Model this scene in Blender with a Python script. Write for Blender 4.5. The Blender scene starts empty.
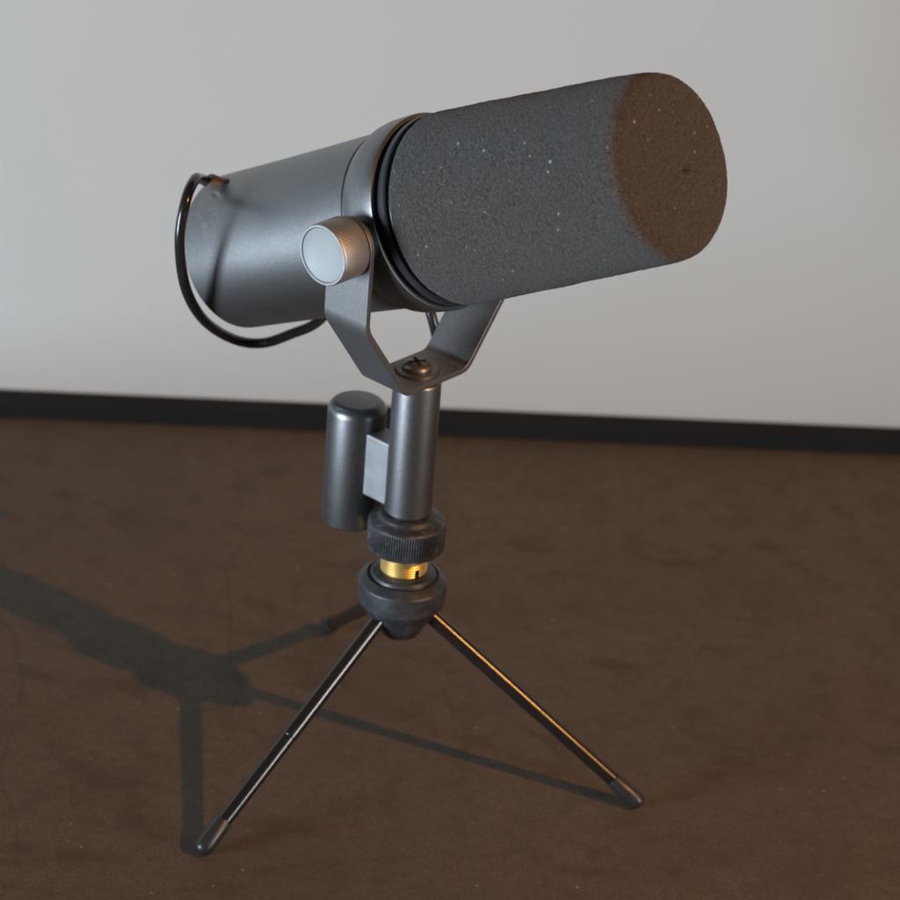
import bpy, bmesh, math, random
from mathutils import Vector, Matrix, noise
random.seed(7)
S = bpy.context.scene
COL = S.collection
MM = 0.001
R = math.radians

# ------------------------------------------------------------------ camera
cd = bpy.data.cameras.new("camera")
cam = bpy.data.objects.new("camera", cd)
COL.objects.link(cam)
S.camera = cam
CAM = Vector((0.0, -0.88997, 0.57893))
_r = Vector((0.997, 0.023, 0.071)); _f = Vector((0.0123, 0.8896, -0.4567))
_f.normalize(); _r = (_r - _f * _r.dot(_f)).normalized(); _u = _r.cross(_f)
cam.matrix_world = Matrix(((_r.x, _u.x, -_f.x, CAM.x), (_r.y, _u.y, -_f.y, CAM.y),
                           (_r.z, _u.z, -_f.z, CAM.z), (0, 0, 0, 1)))
cd.sensor_width = 36.0
cd.lens = 3054.374 / 900 * 36.0
cd.clip_start = 0.05; cd.clip_end = 50
cd.dof.use_dof = True
cd.dof.focus_distance = (Vector((0.03, -0.03, 0.185)) - CAM).dot(_f)
cd.dof.aperture_fstop = 15.0

# ------------------------------------------------------------------ world, lamps, exposure
w = bpy.data.worlds.new("World"); S.world = w; w.use_nodes = True
bg = w.node_tree.nodes["Background"]
bg.inputs[0].default_value = (0.92, 0.96, 1.0, 1); bg.inputs[1].default_value = 0.03
S.view_settings.view_transform = 'Standard'; S.view_settings.look = 'None'
S.view_settings.exposure = 0.0; S.view_settings.gamma = 1.0

def aim(o, target):
    o.rotation_euler = (Vector(target) - o.location).to_track_quat('-Z', 'Y').to_euler()

# daylight from a window on the left
ld = bpy.data.lights.new("window_light", 'AREA'); ld.shape = 'RECTANGLE'
ld.size = 0.60; ld.size_y = 0.80; ld.energy = 71; ld.color = (0.71, 0.85, 0.99)
lo = bpy.data.objects.new("window_light", ld); COL.objects.link(lo)
lo.location = (-1.60, -1.06, 0.10); aim(lo, (0, 0, 0.14))
# a dimmer neutral window on the right
rd = bpy.data.lights.new("far_window_light", 'AREA'); rd.shape = 'RECTANGLE'
rd.size = 0.10; rd.size_y = 0.42; rd.energy = 9; rd.color = (0.90, 0.97, 1.0)
ro = bpy.data.objects.new("far_window_light", rd); COL.objects.link(ro)
ro.location = (1.20, -0.86, 0.26); aim(ro, (0, 0, 0.12))
# the warm lamp whose light throws the shadow across the table
pd = bpy.data.lights.new("warm_lamp", 'SPOT'); pd.energy = 33.0; pd.spot_size = R(76); pd.spot_blend = 1.0; pd.color = (1.0, 0.44, 0.105)
pd.shadow_soft_size = 0.012
po = bpy.data.objects.new("warm_lamp", pd); COL.objects.link(po)
po.location = Vector((0, 0, 0.06)) + Vector((0.662, -0.423, 0.619)) * 1.18; aim(po, (-.17, -.10, 0))

# ------------------------------------------------------------------ node helpers
class NT:
    def __init__(s, name):
        s.m = bpy.data.materials.new(name); s.m.use_nodes = True
        s.t = s.m.node_tree; s.b = s.t.nodes["Principled BSDF"]
        s.co = s.t.nodes.new("ShaderNodeTexCoord")
    def n(s, kind, **kw):
        x = s.t.nodes.new(kind)
        for k, v in kw.items(): setattr(x, k, v)
        return x
    def L(s, a, b): s.t.links.new(a, b)
    def put(s, sock, v):
        if hasattr(v, 'is_output'): s.L(v, sock)
        else: sock.default_value = v
    def mp(s, scale=(1, 1, 1), loc=(0, 0, 0), rot=(0, 0, 0)):
        x = s.n("ShaderNodeMapping"); s.L(s.co.outputs["Object"], x.inputs[0])
        x.inputs["Scale"].default_value = scale; x.inputs["Location"].default_value = loc
        x.inputs["Rotation"].default_value = rot
        return x.outputs[0]
    def noise(s, scale, detail=3, rough=.5, vec=None, dist=0):
        x = s.n("ShaderNodeTexNoise"); s.L(vec or s.co.outputs["Object"], x.inputs["Vector"])
        x.inputs["Scale"].default_value = scale; x.inputs["Detail"].default_value = detail
        x.inputs["Roughness"].default_value = rough; x.inputs["Distortion"].default_value = dist
        return x.outputs[0]
    def ramp(s, v, a, b, lo=0., hi=1.):
        x = s.n("ShaderNodeMapRange"); x.interpolation_type = 'SMOOTHSTEP'; s.put(x.inputs[0], v)
        x.inputs[1].default_value = a; x.inputs[2].default_value = b
        x.inputs[3].default_value = lo; x.inputs[4].default_value = hi
        return x.outputs[0]
    def math(s, op, a, b=0., c=0.):
        x = s.n("ShaderNodeMath", operation=op); s.put(x.inputs[0], a); s.put(x.inputs[1], b); s.put(x.inputs[2], c)
        return x.outputs[0]
    def mix(s, f, a, b):
        x = s.n("ShaderNodeMix", data_type='RGBA'); s.put(x.inputs[0], f)
        s.put(x.inputs[6], (*a, 1) if isinstance(a, tuple) else a)
        s.put(x.inputs[7], (*b, 1) if isinstance(b, tuple) else b)
        return x.outputs[2]
    def bump(s, h, strength=.3, dist=.0003, prev=None):
        x = s.n("ShaderNodeBump"); s.L(h, x.inputs["Height"])
        x.inputs["Strength"].default_value = strength; x.inputs["Distance"].default_value = dist
        if prev: s.L(prev, x.inputs["Normal"])
        return x.outputs[0]
    def contour(s, v, centre, width):          # thin line where a noise crosses a value
        return s.ramp(s.math('ABSOLUTE', s.math('SUBTRACT', v, centre)), 0., width, 1., 0.)
    def spot(s, centre, r0, r1):               # 1 inside a ball, fading to 0
        d = s.n("ShaderNodeVectorMath", operation='DISTANCE'); s.L(s.co.outputs["Object"], d.inputs[0])
        d.inputs[1].default_value = centre
        return s.ramp(d.outputs["Value"], r0, r1, 1., 0.)
    def specks(s, scale, size, keep):          # rare round flecks
        v = s.n("ShaderNodeTexVoronoi"); s.L(s.co.outputs["Object"], v.inputs["Vector"]); v.inputs["Scale"].default_value = scale
        sep = s.n("ShaderNodeSeparateColor"); s.L(v.outputs["Color"], sep.inputs[0])
        on = s.math('GREATER_THAN', sep.outputs[0], keep)
        sz = s.math('MULTIPLY', sep.outputs[1], size)
        return s.math('MULTIPLY', on, s.math('LESS_THAN', v.outputs["Distance"], sz))
    def done(s, base=None, rough=None, metal=0., normal=None, spec=.5, **kw):
        s.put(s.b.inputs["Base Color"], (*base, 1) if isinstance(base, tuple) else base)
        s.put(s.b.inputs["Roughness"], rough); s.put(s.b.inputs["Metallic"], metal)
        s.put(s.b.inputs["Specular IOR Level"], spec)
        if normal: s.L(normal, s.b.inputs["Normal"])
        for k, v in kw.items(): s.put(s.b.inputs[k], v)
        return s.m

# ------------------------------------------------------------------ materials
def satin(name, base, rough, metal, scratch=None):
    k = NT(name)
    g = k.noise(1500, 2); cl = k.noise(60, 4)
    gr = k.noise(1100, 3, .7)
    c = k.mix(k.ramp(gr, .32, .68), tuple(x * .91 for x in base), tuple(x * 1.09 for x in base))
    sp = k.specks(170, .05, .94)
    c = k.mix(k.math('MULTIPLY', sp, .5), c, (.55, .55, .55))
    ro = k.ramp(cl, .3, .7, rough - .012, rough + .012)
    if scratch:
        m1 = k.math('MULTIPLY', k.contour(k.noise(95, 3, .6, dist=.8), .5, .009), k.spot(scratch, .004, .0105))
        m2 = k.math('MULTIPLY', k.contour(k.noise(320, 1, .5, dist=1.), .55, .02), k.spot(scratch, .002, .008))
        m = k.math('MINIMUM', k.math('ADD', m1, m2), 1.)
        c = k.mix(k.math('MULTIPLY', m, .4), c, (.6, .6, .62))
    return k.done(c, ro, metal, k.bump(g, .09, .0002))

def m_foam():
    k = NT("foam")
    g = k.noise(1250, 4, .75); cl = k.noise(110, 4, .6); po = k.noise(800, 2, .6)
    c = k.mix(k.ramp(g, .3, .7), (.030, .0260, .0235), (.087, .075, .066))
    c = k.mix(k.ramp(po, .28, .42, .45, 0), c, (.016, .014, .013))
    c = k.mix(k.ramp(cl, .45, .75, 0, .35), c, (.060, .053, .047))
    c = k.mix(k.math('MULTIPLY', k.specks(620, .24, .80), .22), c, (.34, .33, .32))
    c = k.mix(k.math('MULTIPLY', k.specks(520, .26, .80), .6), c, (.012, .011, .010))
    c = k.mix(k.math('MULTIPLY', k.specks(420, .22, .86), .30), c, (.42, .40, .38))
    c = k.mix(k.math('MULTIPLY', k.specks(260, .15, .78), .50), c, (.45, .45, .43))
    c = k.mix(k.math('MULTIPLY', k.specks(140, .075, .66), .7), c, (.40, .40, .39))
    n = k.bump(g, .8, .0008); n = k.bump(po, .5, .001, n)
    return k.done(c, .95, 0., n, .12, **{"Sheen Weight": .08, "Sheen Roughness": .6})

def m_table():
    k = NT("brown_table_surface")
    big = k.noise(7, 4, .55); mid = k.noise(28, 5, .6); fine = k.noise(1100, 2, .6)
    c = k.mix(k.ramp(big, .3, .7), (0.1135, 0.0888, 0.0678), (0.1393, 0.1089, 0.0816))
    c = k.mix(k.ramp(mid, .38, .7, 0, .5), c, (0.0902, 0.0702, 0.0539))
    bl = k.noise(75, 4, .62)
    c = k.mix(k.ramp(bl, .46, .68, 0, .6), c, (0.0765, 0.0601, 0.0482))
    st = k.noise(1, 4, .55, k.mp((22, 6, 1), rot=(0, 0, R(-14))))
    c = k.mix(k.ramp(st, .52, .72, 0, .4), c, (0.0793, 0.0630, 0.0497))
    sm = k.noise(24, 3, .55, k.mp((1, 1.5, 1), (3.3, 1.2, 0)))
    c = k.mix(k.ramp(sm, .585, .70, 0, .62), c, (0.0601, 0.0487, 0.0393))
    cr = k.math('MULTIPLY', k.contour(k.noise(5, 3, .5, k.mp((1.6, .55, 1), (1.7, .3, 0))), .47, .006), k.ramp(k.noise(16, 2), .45, .62))
    c = k.mix(k.math('MULTIPLY', cr, .5), c, (0.0465, 0.0386, 0.0321))
    c = k.mix(k.ramp(fine, .35, .7, 0, .7), c, (0.0683, 0.0530, 0.0409))
    mf = k.noise(230, 5, .8)
    c = k.mix(k.ramp(mf, .44, .68, 0, .6), c, (0.0683, 0.0530, 0.0409))
    c = k.mix(k.ramp(k.noise(700, 3, .75), .54, .72, 0, .42), c, (0.1845, 0.1548, 0.1240))
    c = k.mix(k.math('MULTIPLY', k.specks(210, .12, .80), .4), c, (0.4646, 0.4154, 0.3502))
    c = k.mix(k.math('MULTIPLY', k.specks(160, .10, .92), .5), c, (0.0410, 0.0358, 0.0292))
    n = k.bump(fine, .25, .0003); n = k.bump(mid, .12, .001, n)
    return k.done(c, k.ramp(mid, .3, .7, .7, .8), 0., n, .14)

def m_wall():
    k = NT("grey_wall_paint")
    a = k.noise(14, 5, .6); f = k.noise(420, 3)
    c = k.mix(a, (.360, .362, .346), (.380, .382, .366))
    return k.done(c, .8, 0., k.bump(f, .2, .0005), .3)

def m_strip():
    k = NT("black_edging")
    a = k.noise(45, 4)
    return k.done(k.mix(a, (.004, .004, .0043), (.009, .0086, .0086)), .7, 0., k.bump(k.noise(400, 3), .2, .0003), .2)

def m_collar():
    k = NT("worn_black_plastic")
    dust = k.math('MULTIPLY', k.ramp(k.noise(330, 4, .75), .52, .74), .5)
    c = k.mix(dust, (.018, .0175, .0185), (.17, .165, .17))
    return k.done(c, k.ramp(k.noise(120, 3), .3, .7, .38, .6), 0., k.bump(k.noise(1200, 2), .2, .0002), .5)

def m_hub():
    k = NT("black_hub_plastic")
    a = k.noise(170, 4, .65)
    c = k.mix(k.ramp(a, .4, .75), (.024, .0245, .026), (.052, .053, .056))
    c = k.mix(k.math('MULTIPLY', k.specks(260, .1, .94), .4), c, (.4, .4, .4))
    return k.done(c, .44, .15, k.bump(k.noise(900, 3), .3, .0002))

def plain(name, base, rough, metal=0., spec=.5, bs=900, st=.12):
    k = NT(name)
    cl = k.noise(180, 3)
    c = k.mix(k.ramp(cl, .35, .7), tuple(x * .96 for x in base), tuple(min(1, x * 1.04) for x in base))
    return k.done(c, k.ramp(cl, .3, .7, rough * .95, rough * 1.05), metal, k.bump(k.noise(bs, 2), st, .0002) if st else None, spec)

GREY = (.25, .25, .25)
M = dict(
    body=satin("satin_grey_enamel", GREY, .41, .97, (-.0733, .0309, .0375)),
    post=satin("satin_grey_post", (.20, .201, .202), .40, .97),
    yoke=satin("satin_grey_yoke", (.19, .186, .182), .43, .82),
    bracket=plain("pale_grey_bracket", (.26, .26, .262), .45, .7),
    knob=plain("pale_grey_knob", (.36, .36, .36), .42, .75), face=plain("pale_grey_face", (.29, .29, .288), .6, .1),
    foam=m_foam(), table=m_table(), wall=m_wall(), strip=m_strip(), collar=m_collar(), hub=m_hub(),
    rim=plain("black_ring", (.028, .028, .03), .35),
    gap=plain("dark_groove", (.008, .008, .008), .6, spec=.2),
    cable=plain("glossy_black_cable", (.014, .013, .013), .2, st=.05),
    boot=plain("grey_cable_boot", (.13, .11, .10), .36, .3),
    leg=plain("glossy_black_leg", (.012, .0095, .008), .23, spec=.65, st=0),
    rubber=plain("black_rubber", (.022, .021, .021), .36),
    brass=plain("brass", (.86, .61, .22), .42, 1.0, st=.1),
    screw=plain("dull_steel_screw", (.20, .18, .16), .4, .8),
    mark=plain("grey_print", (.30, .28, .27), .6),
)

# ------------------------------------------------------------------ mesh helpers
def mesh_obj(name, bm, mat, parent=None, angle=35, bevel=None):
    bmesh.ops.recalc_face_normals(bm, faces=bm.faces[:])
    me = bpy.data.meshes.new(name); bm.to_mesh(me); bm.free()
    for p in me.polygons: p.use_smooth = True
    me.set_sharp_from_angle(angle=R(angle))
    me.materials.append(mat)
    o = bpy.data.objects.new(name, me); COL.objects.link(o)
    if parent: o.parent = parent
    if bevel:
        b = o.modifiers.new("bevel", 'BEVEL'); b.width = bevel; b.segments = 3; b.limit_method = 'ANGLE'; b.angle_limit = R(30)
        b.harden_normals = True
    return o

def frame(origin, axis, ref=Vector((0, 0, 1))):
    z = Vector(axis).normalized(); x = Vector(ref).cross(z)
    if x.length < 1e-5: x = Vector((1, 0, 0))
    x.normalize(); y = z.cross(x)
    return Matrix(((x.x, y.x, z.x, origin[0]), (x.y, y.y, z.y, origin[1]), (x.z, y.z, z.z, origin[2]), (0, 0, 0, 1)))

def lathe(bm, prof, Mx, n=96, mod=None):
    """prof: (radius, axial) in mm; poles where radius is 0"""
    rings = []
    for (r, s) in prof:
        if r <= 1e-6:
            rings.append([bm.verts.new(Mx @ Vector((0, 0, s * MM)))])
        else:
            rg = []
            for i in range(n):
                a = 2 * math.pi * i / n
                rr = r if mod is None else mod(r, s, a)
                rg.append(bm.verts.new(Mx @ Vector((rr * math.cos(a) * MM, rr * math.sin(a) * MM, s * MM))))
            rings.append(rg)
    for A, B in zip(rings, rings[1:]):
        if len(A) == 1 and len(B) == 1: continue
        for i in range(n):
            j = (i + 1) % n
            if len(A) == 1: bm.faces.new((A[0], B[i], B[j]))
            elif len(B) == 1: bm.faces.new((A[i], A[j], B[0]))
            else: bm.faces.new((A[i], A[j], B[j], B[i]))
    return bm

def fillet(prof, r, seg=4):
    """round the inner corners of a polyline of 2-D points"""
    out = [prof[0]]
    for a, b, c in zip(prof, prof[1:], prof[2:]):
        a, b, c = Vector(a), Vector(b), Vector(c)
        u, v = (a - b), (c - b); q = min(r, u.length * .45, v.length * .45)
        if q < 1e-4: out.append(tuple(b)); continue
        p0 = b + u.normalized() * q; p1 = b + v.normalized() * q
        for i in range(seg + 1):
            t = i / seg; out.append(tuple(p0 * (1 - t) ** 2 + b * 2 * t * (1 - t) + p1 * t * t))
    out.append(prof[-1]); return out

def resample(prof, step):
    out = [prof[0]]
    for a, b in zip(prof, prof[1:]):
        a_, b_ = Vector(a), Vector(b); n = max(1, int((b_ - a_).length / step))
        for i in range(1, n + 1): out.append(tuple(a_.lerp(b_, i / n)))
    return out

def catmull(pts, seg=14):
    P = [2 * pts[0] - pts[1]] + pts + [2 * pts[-1] - pts[-2]]; out = []
    for i in range(1, len(P) - 2):
        for k in range(seg):
            t = k / seg; a, b, c, d = P[i - 1:i + 3]
            out.append(.5 * ((2 * b) + (c - a) * t + (2 * a - 5 * b + 4 * c - d) * t * t + (3 * b - a - 3 * c + d) * t ** 3))
    out.append(P[-2]); return out

def tube(bm, pts, rad, n=20):
    t0 = (pts[1] - pts[0]).normalized(); up = t0.orthogonal().normalized(); rings = []
    for i, p in enumerate(pts):
        t = (pts[min(i + 1, len(pts) - 1)] - pts[max(i - 1, 0)]).normalized()
        up = (up - t * up.dot(t)).normalized(); sd = t.cross(up)
        rr = rad(i / (len(pts) - 1)) if callable(rad) else rad
        rings.append([bm.verts.new(p + (up * math.cos(2 * math.pi * k / n) + sd * math.sin(2 * math.pi * k / n)) * rr) for k in range(n)])
    for A, B in zip(rings, rings[1:]):
        for k in range(n): bm.faces.new((A[k], A[(k + 1) % n], B[(k + 1) % n], B[k]))
    bm.faces.new(rings[0]); bm.faces.new(rings[-1]); return bm

def box(bm, Mx, sx, sy, sz):
    v = [bm.verts.new(Mx @ Vector((x * sx / 2, y * sy / 2, z * sz / 2))) for x in (-1, 1) for y in (-1, 1) for z in (-1, 1)]
    for f in ((0, 1, 3, 2), (4, 6, 7, 5), (0, 4, 5, 1), (2, 3, 7, 6), (0, 2, 6, 4), (1, 5, 7, 3)):
        bm.faces.new([v[i] for i in f])
    return bm

def empty(name, loc, label, cat):
    o = bpy.data.objects.new(name, None); COL.objects.link(o); o.location = loc
    o.empty_display_size = .02; o["label"] = label; o["category"] = cat; return o

# ------------------------------------------------------------------ setting: table, wall, edging
TILT = R(4.0)
def slab(name, x0, x1, y0, y1, z0, z1, mat, bevel=.0006):
    bm = bmesh.new()
    box(bm, Matrix.Translation(((x0 + x1) / 2, (y0 + y1) / 2, (z0 + z1) / 2)), x1 - x0, y1 - y0, z1 - z0)
    o = mesh_obj(name, bm, mat, bevel=bevel)
    o.location = (0, .2483, 0); o.rotation_euler = (0, 0, TILT)
    return o
tb = slab("table", -.36, .75, -.98, .06, -.03, 0, M['table'], .002)
tb["kind"] = "structure"; tb["label"] = "brown mottled tabletop under the tripod"
wl = slab("wall", -1.4, 1.4, .008, .05, .0, .44, M['wall'])
wl["kind"] = "structure"; wl["label"] = "plain pale grey wall behind the table"
st = slab("edging_strip", -1.0, 1.0, 0, .0075, .0, .0098, M['strip'], .0009)
st["label"] = "thin black edging strip along the foot of the grey wall"; st["category"] = "edging strip"

# ------------------------------------------------------------------ tabletop tripod
tri = empty("tabletop_tripod", (0, 0, 0), "small black tripod with three thin legs, brass thread and grey post on the brown table", "tripod")
UP = Matrix.Identity(4)
PHI = -12.2
LEG_R = 2.5
def build_leg():
    bm = bmesh.new()
    foot = Vector((86.3, 0, 3.45)); top = Vector((5.5, 0, 64.0)); ax = (foot - top)
    L = ax.length; Mx = frame(top * MM, ax)
    lathe(bm, [(0, 0), (LEG_R + .12, 0), (LEG_R + .12, L * .55), (LEG_R - .02, L * .553), (LEG_R - .02, L - 9), (0, L - 9)], Mx, 160)
    leg = mesh_obj("leg", bm, M['leg'], tri, 7)
    bm = bmesh.new()
    pr = [(LEG_R + .02, L - 10.4), (LEG_R + .2, L - 10.5), (LEG_R + .34, L - 10.1), (3.1, L - 4), (3.3, L - .3)]
    for i in range(1, 13):
        a = math.pi / 2 * i / 12
        pr.append((3.2 * math.cos(a) ** .75, L - .2 + 3.2 * math.sin(a) ** .85))
    pr[-1] = (0, pr[-1][1])
    lathe(bm, pr, Mx, 40)
    foot_o = mesh_obj("rubber_foot", bm, M['rubber'], leg, 50)
    return leg, foot_o
leg0, foot0 = build_leg()
leg0.rotation_euler = (0, 0, R(PHI))
for k in (1, 2):
    lg = leg0.copy(); COL.objects.link(lg); lg.parent = tri; lg.rotation_euler = (0, 0, R(PHI + 120 * k))
    ft = foot0.copy(); COL.objects.link(ft); ft.parent = lg

# hub: chamfered top, upright rim, tapering underside with three flats for the legs
def hubmod(r, s, a):
    if s < 60 and r > 7:
        da = min(abs((a - R(PHI) - R(120) * k + math.pi) % (2 * math.pi) - math.pi) for k in range(3))
        return r - .5 * max(0, 1 - (da / .42) ** 4)
    return r
bm = bmesh.new()
lathe(bm, fillet([(0, 52), (6.0, 52), (7.2, 52.6), (13.9, 64.2), (14.6, 64.7), (15.05, 72.0), (14.75, 72.5), (12.3, 74.5), (11.95, 74.5), (11.7, 73.8), (11.2, 73.8), (10.9, 75.3), (10.5, 75.8), (8.2, 76.6), (0, 76.6)], .22, 3), UP, 144, hubmod)
hub = mesh_obj("hub", bm, M['hub'], tri, 28)

# brass threaded stud
bm = bmesh.new(); pr = [(0, 75.0), (7.4, 75.0), (7.4, 76.4)]
z = 76.5
while z < 86.5:
    pr += [(7.6, z), (7.85, z + .28), (7.85, z + .45), (7.6, z + .75)]; z += .92
pr += [(0, z)]
lathe(bm, pr, UP, 80)
stud = mesh_obj("threaded_stud", bm, M['brass'], tri, 30)
bm = bmesh.new(); a = R(-90 + 36)
box(bm, frame((7.2 * math.cos(a) * MM, 7.2 * math.sin(a) * MM, .0777), (math.cos(a), math.sin(a), 0)), .0013, .0030, .0018)
mesh_obj("slot", bm, M['gap'], stud)

# knurled locking collar
NT_ = 92
def knurl(r, s, a):
    if 85.7 < s < 94.6 and r > 12:
        return r - .42 * (.5 + .5 * math.cos(a * NT_)) ** 1.5
    return r
bm = bmesh.new()
lathe(bm, [(8.2, 84.7), (11.9, 84.7), (12.6, 85.1), (12.85, 85.6), (13.05, 85.9), (13.05, 90.5), (13.05, 94.2), (12.9, 94.7), (12.6, 95.2), (12.0, 95.7),
           (10.4, 96.2), (9.9, 96.5), (9.6, 97.3), (9.2, 97.9), (8.4, 98.2), (7.2, 98.2), (7.2, 92), (8.2, 92), (8.2, 84.7)], UP, NT_ * 8, knurl)
mesh_obj("locking_collar", bm, M['collar'], tri, 40)

# post under the yoke
bm = bmesh.new()
lathe(bm, fillet([(0, 97.6), (7.0, 97.6), (7.0, 98.7), (7.55, 98.7), (7.92, 99.1), (7.92, 146.6), (7.5, 147.2), (0, 147.2)], .3, 3), UP, 96)
mesh_obj("post", bm, M['post'], tri, 30)

# side cylinder carried by a thick bracket, on the far left of the post
AZ = R(139.0); WB = Vector((math.cos(AZ), math.sin(AZ), 0)); NB = Vector((math.sin(AZ), -math.cos(AZ), 0))
cc = WB * 25.4
bm = bmesh.new(); Mx = Matrix.Translation(cc * MM)
rc = 9.85; prof = [(0, 84.6), (rc - 1.2, 84.6), (rc - .3, 85.0), (rc, 85.8), (rc, 126.0)]
prof += [(rc - 3.6 + 3.6 * math.cos(t), 126.0 + 3.6 * math.sin(t)) for t in [math.pi / 2 * i / 10 for i in range(1, 11)]]
prof += [(3, 129.85), (0, 129.95)]
lathe(bm, prof, Mx, 96)
cyl = mesh_obj("side_cylinder", bm, M['post'], tri, 40)
bm = bmesh.new()
bc = WB * 13.0 + Vector((0, 0, 110.4))
Mb = Matrix(((WB.x, NB.x, 0, bc.x * MM), (WB.y, NB.y, 0, bc.y * MM), (0, 0, 1, bc.z * MM), (0, 0, 0, 1)))
box(bm, Mb, .016, .0086, .0228)
mesh_obj("bracket", bm, M['bracket'], tri, bevel=.0008)

# ------------------------------------------------------------------ microphone
Z0 = 148.02
mic = empty("microphone", (0, 0, Z0 * MM), "dark grey studio microphone with grey foam windscreen tilted upwards in a U shaped yoke", "microphone")
P = Vector((1.465, .117, 205.488 - Z0))
el, az = R(26.22), R(-36.92)
D = Vector((math.cos(el) * math.cos(az), math.cos(el) * math.sin(az), math.sin(el)))
H = Vector((0, 0, 1)).cross(D).normalized(); V = D.cross(H)
AX = frame(P * MM, D)          # local x = H, y = V, z = D
def at(s, h, v): return (P + D * s + H * h + V * v) * MM

bm = bmesh.new()
lathe(bm, [(0, -88.4), (21, -88.4), (24.3, -89.1), (25.2, -89.1), (25.85, -88.5), (25.95, -87.7), (26.7, -60), (27.5, -38), (28.55, -13.4), (28.2, -12.9), (28.2, -12.6), (28.75, -12.2),
           (29.3, -11.0), (30.6, -8.5), (31.1, -6), (31.35, -2), (31.5, 1.6), (31.3, 2.4), (30.9, 2.7), (30.3, 2.7), (29.6, 2.2), (20, 2.2), (0, 2.2)], AX, 192)
body = mesh_obj("body", bm, M['body'], mic, 24)
bm = bmesh.new()
lathe(bm, [(24, 1.5), (29.2, 1.5), (29.2, 4.2), (30.1, 4.5), (30.45, 5.0), (30.45, 6.8), (30.1, 7.3), (28.9, 7.5), (28.6, 9.2), (24, 9.2), (24, 1.5)], AX, 192)
mesh_obj("front_ring", bm, M['rim'], mic, 30)

# foam windscreen: a dense skin with cellular unevenness
prof = [(24, 8.4), (29.2, 8.5), (30.1, 9.0), (30.55, 10.2), (30.6, 14), (30.2, 30), (29.6, 52), (28.95, 75), (28.55, 87), (28.45, 91.0), (28.15, 93.1), (27.45, 94.8), (26.1, 95.8), (24, 96.4), (14, 96.9), (0, 97.1)]
prof = resample(fillet(prof, 1.0, 3), .5)
bm = bmesh.new(); lathe(bm, prof, AX, 380)
bm.normal_update()
HOLE = Vector((3.9 * MM, -2.7 * MM))
for v in bm.verts:
    lp = AX.inverted() @ v.co
    n1 = noise.noise(v.co * 900.0) * .5 + noise.noise(v.co * 1900.0) * .35
    n2 = noise.noise(v.co * 90.0)
    dx, dy = lp.x - HOLE.x, lp.y - HOLE.y
    if lp.z > .09 and abs(dx) < .004 and abs(dy) < .004:
        q = (dx / .0014) ** 2 + (dy / .0008) ** 2
        n1 -= 9.0 * math.exp(-q * 1.2)
    v.co += v.normal * (n1 * .00030 + n2 * .00030)
foam = mesh_obj("foam_windscreen", bm, M['foam'], mic, 180)

# yoke: one bent strip with rounded upper ends
YA = R(az * 180 / math.pi + 90 - 4.0); HY = Vector((math.cos(YA), math.sin(YA), 0)); WY = Vector((HY.y, -HY.x, 0)); ZY = Vector((0, 0, 1))
ha, zb, hb, W, T = 35.9, 28.6, 15.0, 18.2, 2.0
ztop = 55.6
path = [(-ha, ztop + W / 2), (-ha, ztop), (-ha, zb), (-hb, 0), (hb, 0), (ha, zb), (ha, ztop), (ha, ztop + W / 2)]
path = [path[0]] + resample(path[0:2], .8)[1:] + fillet([path[1]] + path[2:6] + [path[6]], 3.4, 8)[1:-1] + resample(path[6:8], .8)
def halfw(q):
    if q[1] > ztop: return math.sqrt(max(0, (W / 2) ** 2 - (q[1] - ztop) ** 2))
    return W / 2
bm = bmesh.new(); rows = []
for i, q in enumerate(path):
    a = Vector(path[max(i - 1, 0)]); b = Vector(path[min(i + 1, len(path) - 1)]); t = (b - a).normalized(); nrm = Vector((-t.y, t.x))
    hw = max(halfw(q), .3)
    def pt(off, wv): 
        c = Vector(q) + nrm * off; return bm.verts.new((HY * c.x + ZY * c.y + WY * (wv - .6)) * MM)
    rows.append([pt(0, -hw), pt(0, hw), pt(T, hw), pt(T, -hw)])
for A, B in zip(rows, rows[1:]):
    for k in range(4): bm.faces.new((A[k], A[(k + 1) % 4], B[(k + 1) % 4], B[k]))
bm.faces.new(rows[0]); bm.faces.new(rows[-1])
bmesh.ops.remove_doubles(bm, verts=bm.verts[:], dist=1e-7)
yoke = mesh_obj("yoke", bm, M['yoke'], mic, 35, bevel=.00035)

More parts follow.
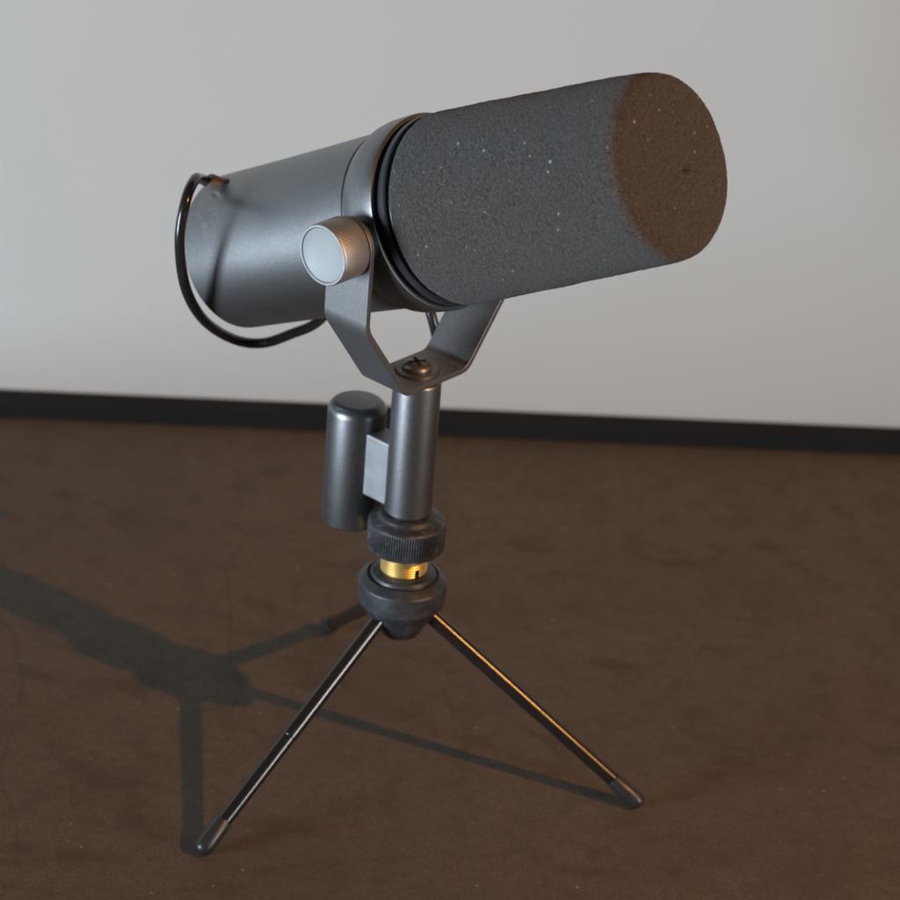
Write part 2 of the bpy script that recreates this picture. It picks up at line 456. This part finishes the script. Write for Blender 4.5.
# pivot bosses and thumb knobs
def knob(sign):
    Mx = frame((HY * sign * 30.0 + ZY * (ztop) + WY * -.6) * MM, HY * sign)
    bm = bmesh.new()
    def km(r, s, a): return r - .12 * (.5 + .5 * math.cos(a * 90)) if 7 < s < 18.2 and r > 9.5 else r
    lathe(bm, [(0, 6.4), (8.6, 6.4), (9.5, 6.8), (9.85, 7.4), (9.85, 12), (9.85, 17.0), (9.7, 17.5), (9.45, 17.75), (8.95, 17.75), (8.6, 17.45), (8.6, 16.0), (0, 16.0)], Mx, 360, km)
    k = mesh_obj("thumb_knob", bm, M['knob'], mic, 40)
    bm = bmesh.new()
    lathe(bm, [(0, 16.02), (8.58, 16.02), (8.58, 17.4), (7, 16.8), (4, 16.35), (0, 16.2)], Mx, 96)
    mesh_obj("knob_face", bm, M['face'], k, 60)
    bm = bmesh.new()
    lathe(bm, [(0, -4), (6.5, -4), (6.5, 3.7), (0, 3.7)], Mx, 48)
    mesh_obj("pivot_boss", bm, M['rim'], k, 30)
    return k
knob(-1); knob(1)

# screw in the bottom of the yoke
bm = bmesh.new()
Mx = Matrix.Translation((WY * -.6 + Vector((0, 0, T))) * MM)
lathe(bm, [(0, -.5), (7.3, -.5), (7.3, .55), (6.9, .8), (0, .8)], Mx, 64)
ws = mesh_obj("washer", bm, M['yoke'], mic, 30)
bm = bmesh.new()
lathe(bm, [(0, .6), (4.7, .6), (4.9, 1.2), (4.6, 2.0), (3.6, 2.7), (2, 3.05), (0, 3.15)], Mx, 64)
sc = mesh_obj("screw", bm, M['screw'], mic, 40)
bm = bmesh.new()
for a in (20, 110):
    box(bm, Mx @ Matrix.Translation((0, 0, .0027)) @ Matrix.Rotation(R(a), 4, 'Z'), .0058, .0011, .0012)
mesh_obj("cross_slot", bm, M['gap'], sc, 30)

# cable looping from the back of the body round to the far arm of the yoke
raw = [(-79.6, -12.5, 25.4), (-78.2, -18.0, 28.3), (-70.6, -28.0, 29.4), (-68.0, -36.8, 24.6), (-72.9, -40.0, 12.8), (-80.9, -36.3, -3.0), (-91.9, -22.6, -16.8),
       (-98.6, -6, -27.9), (-97.0, 5, -33.0), (-90.4, 13, -33.0), (-84, 21, -31.6), (-74, 29.5, -23), (-61, 34.5, -13), (-50, 35.5, -19), (-45.2, 33.5, -31), (-44.4, 33, -39.4), (-46.2, 34.2, -47), (-50, 36, -52)]
bm = bmesh.new(); tube(bm, catmull([at(*q) for q in raw], 16), .00175, 24)
cab = mesh_obj("cable", bm, M['cable'], mic, 60)
bm = bmesh.new()
b0 = Vector(at(-78.0, -9.6, 22.6)); b1 = Vector(at(-79.2, -14.2, 26.6)); ax = b1 - b0; Lb = ax.length / MM
lathe(bm, [(0, -1), (3.9, -1), (3.8, 1.0), (3.2, 1.8), (3.0, Lb - .6), (2.5, Lb + .2), (0, Lb + .2)], frame(b0, ax), 40)
mesh_obj("strain_relief", bm, M['boot'], cab, 40)
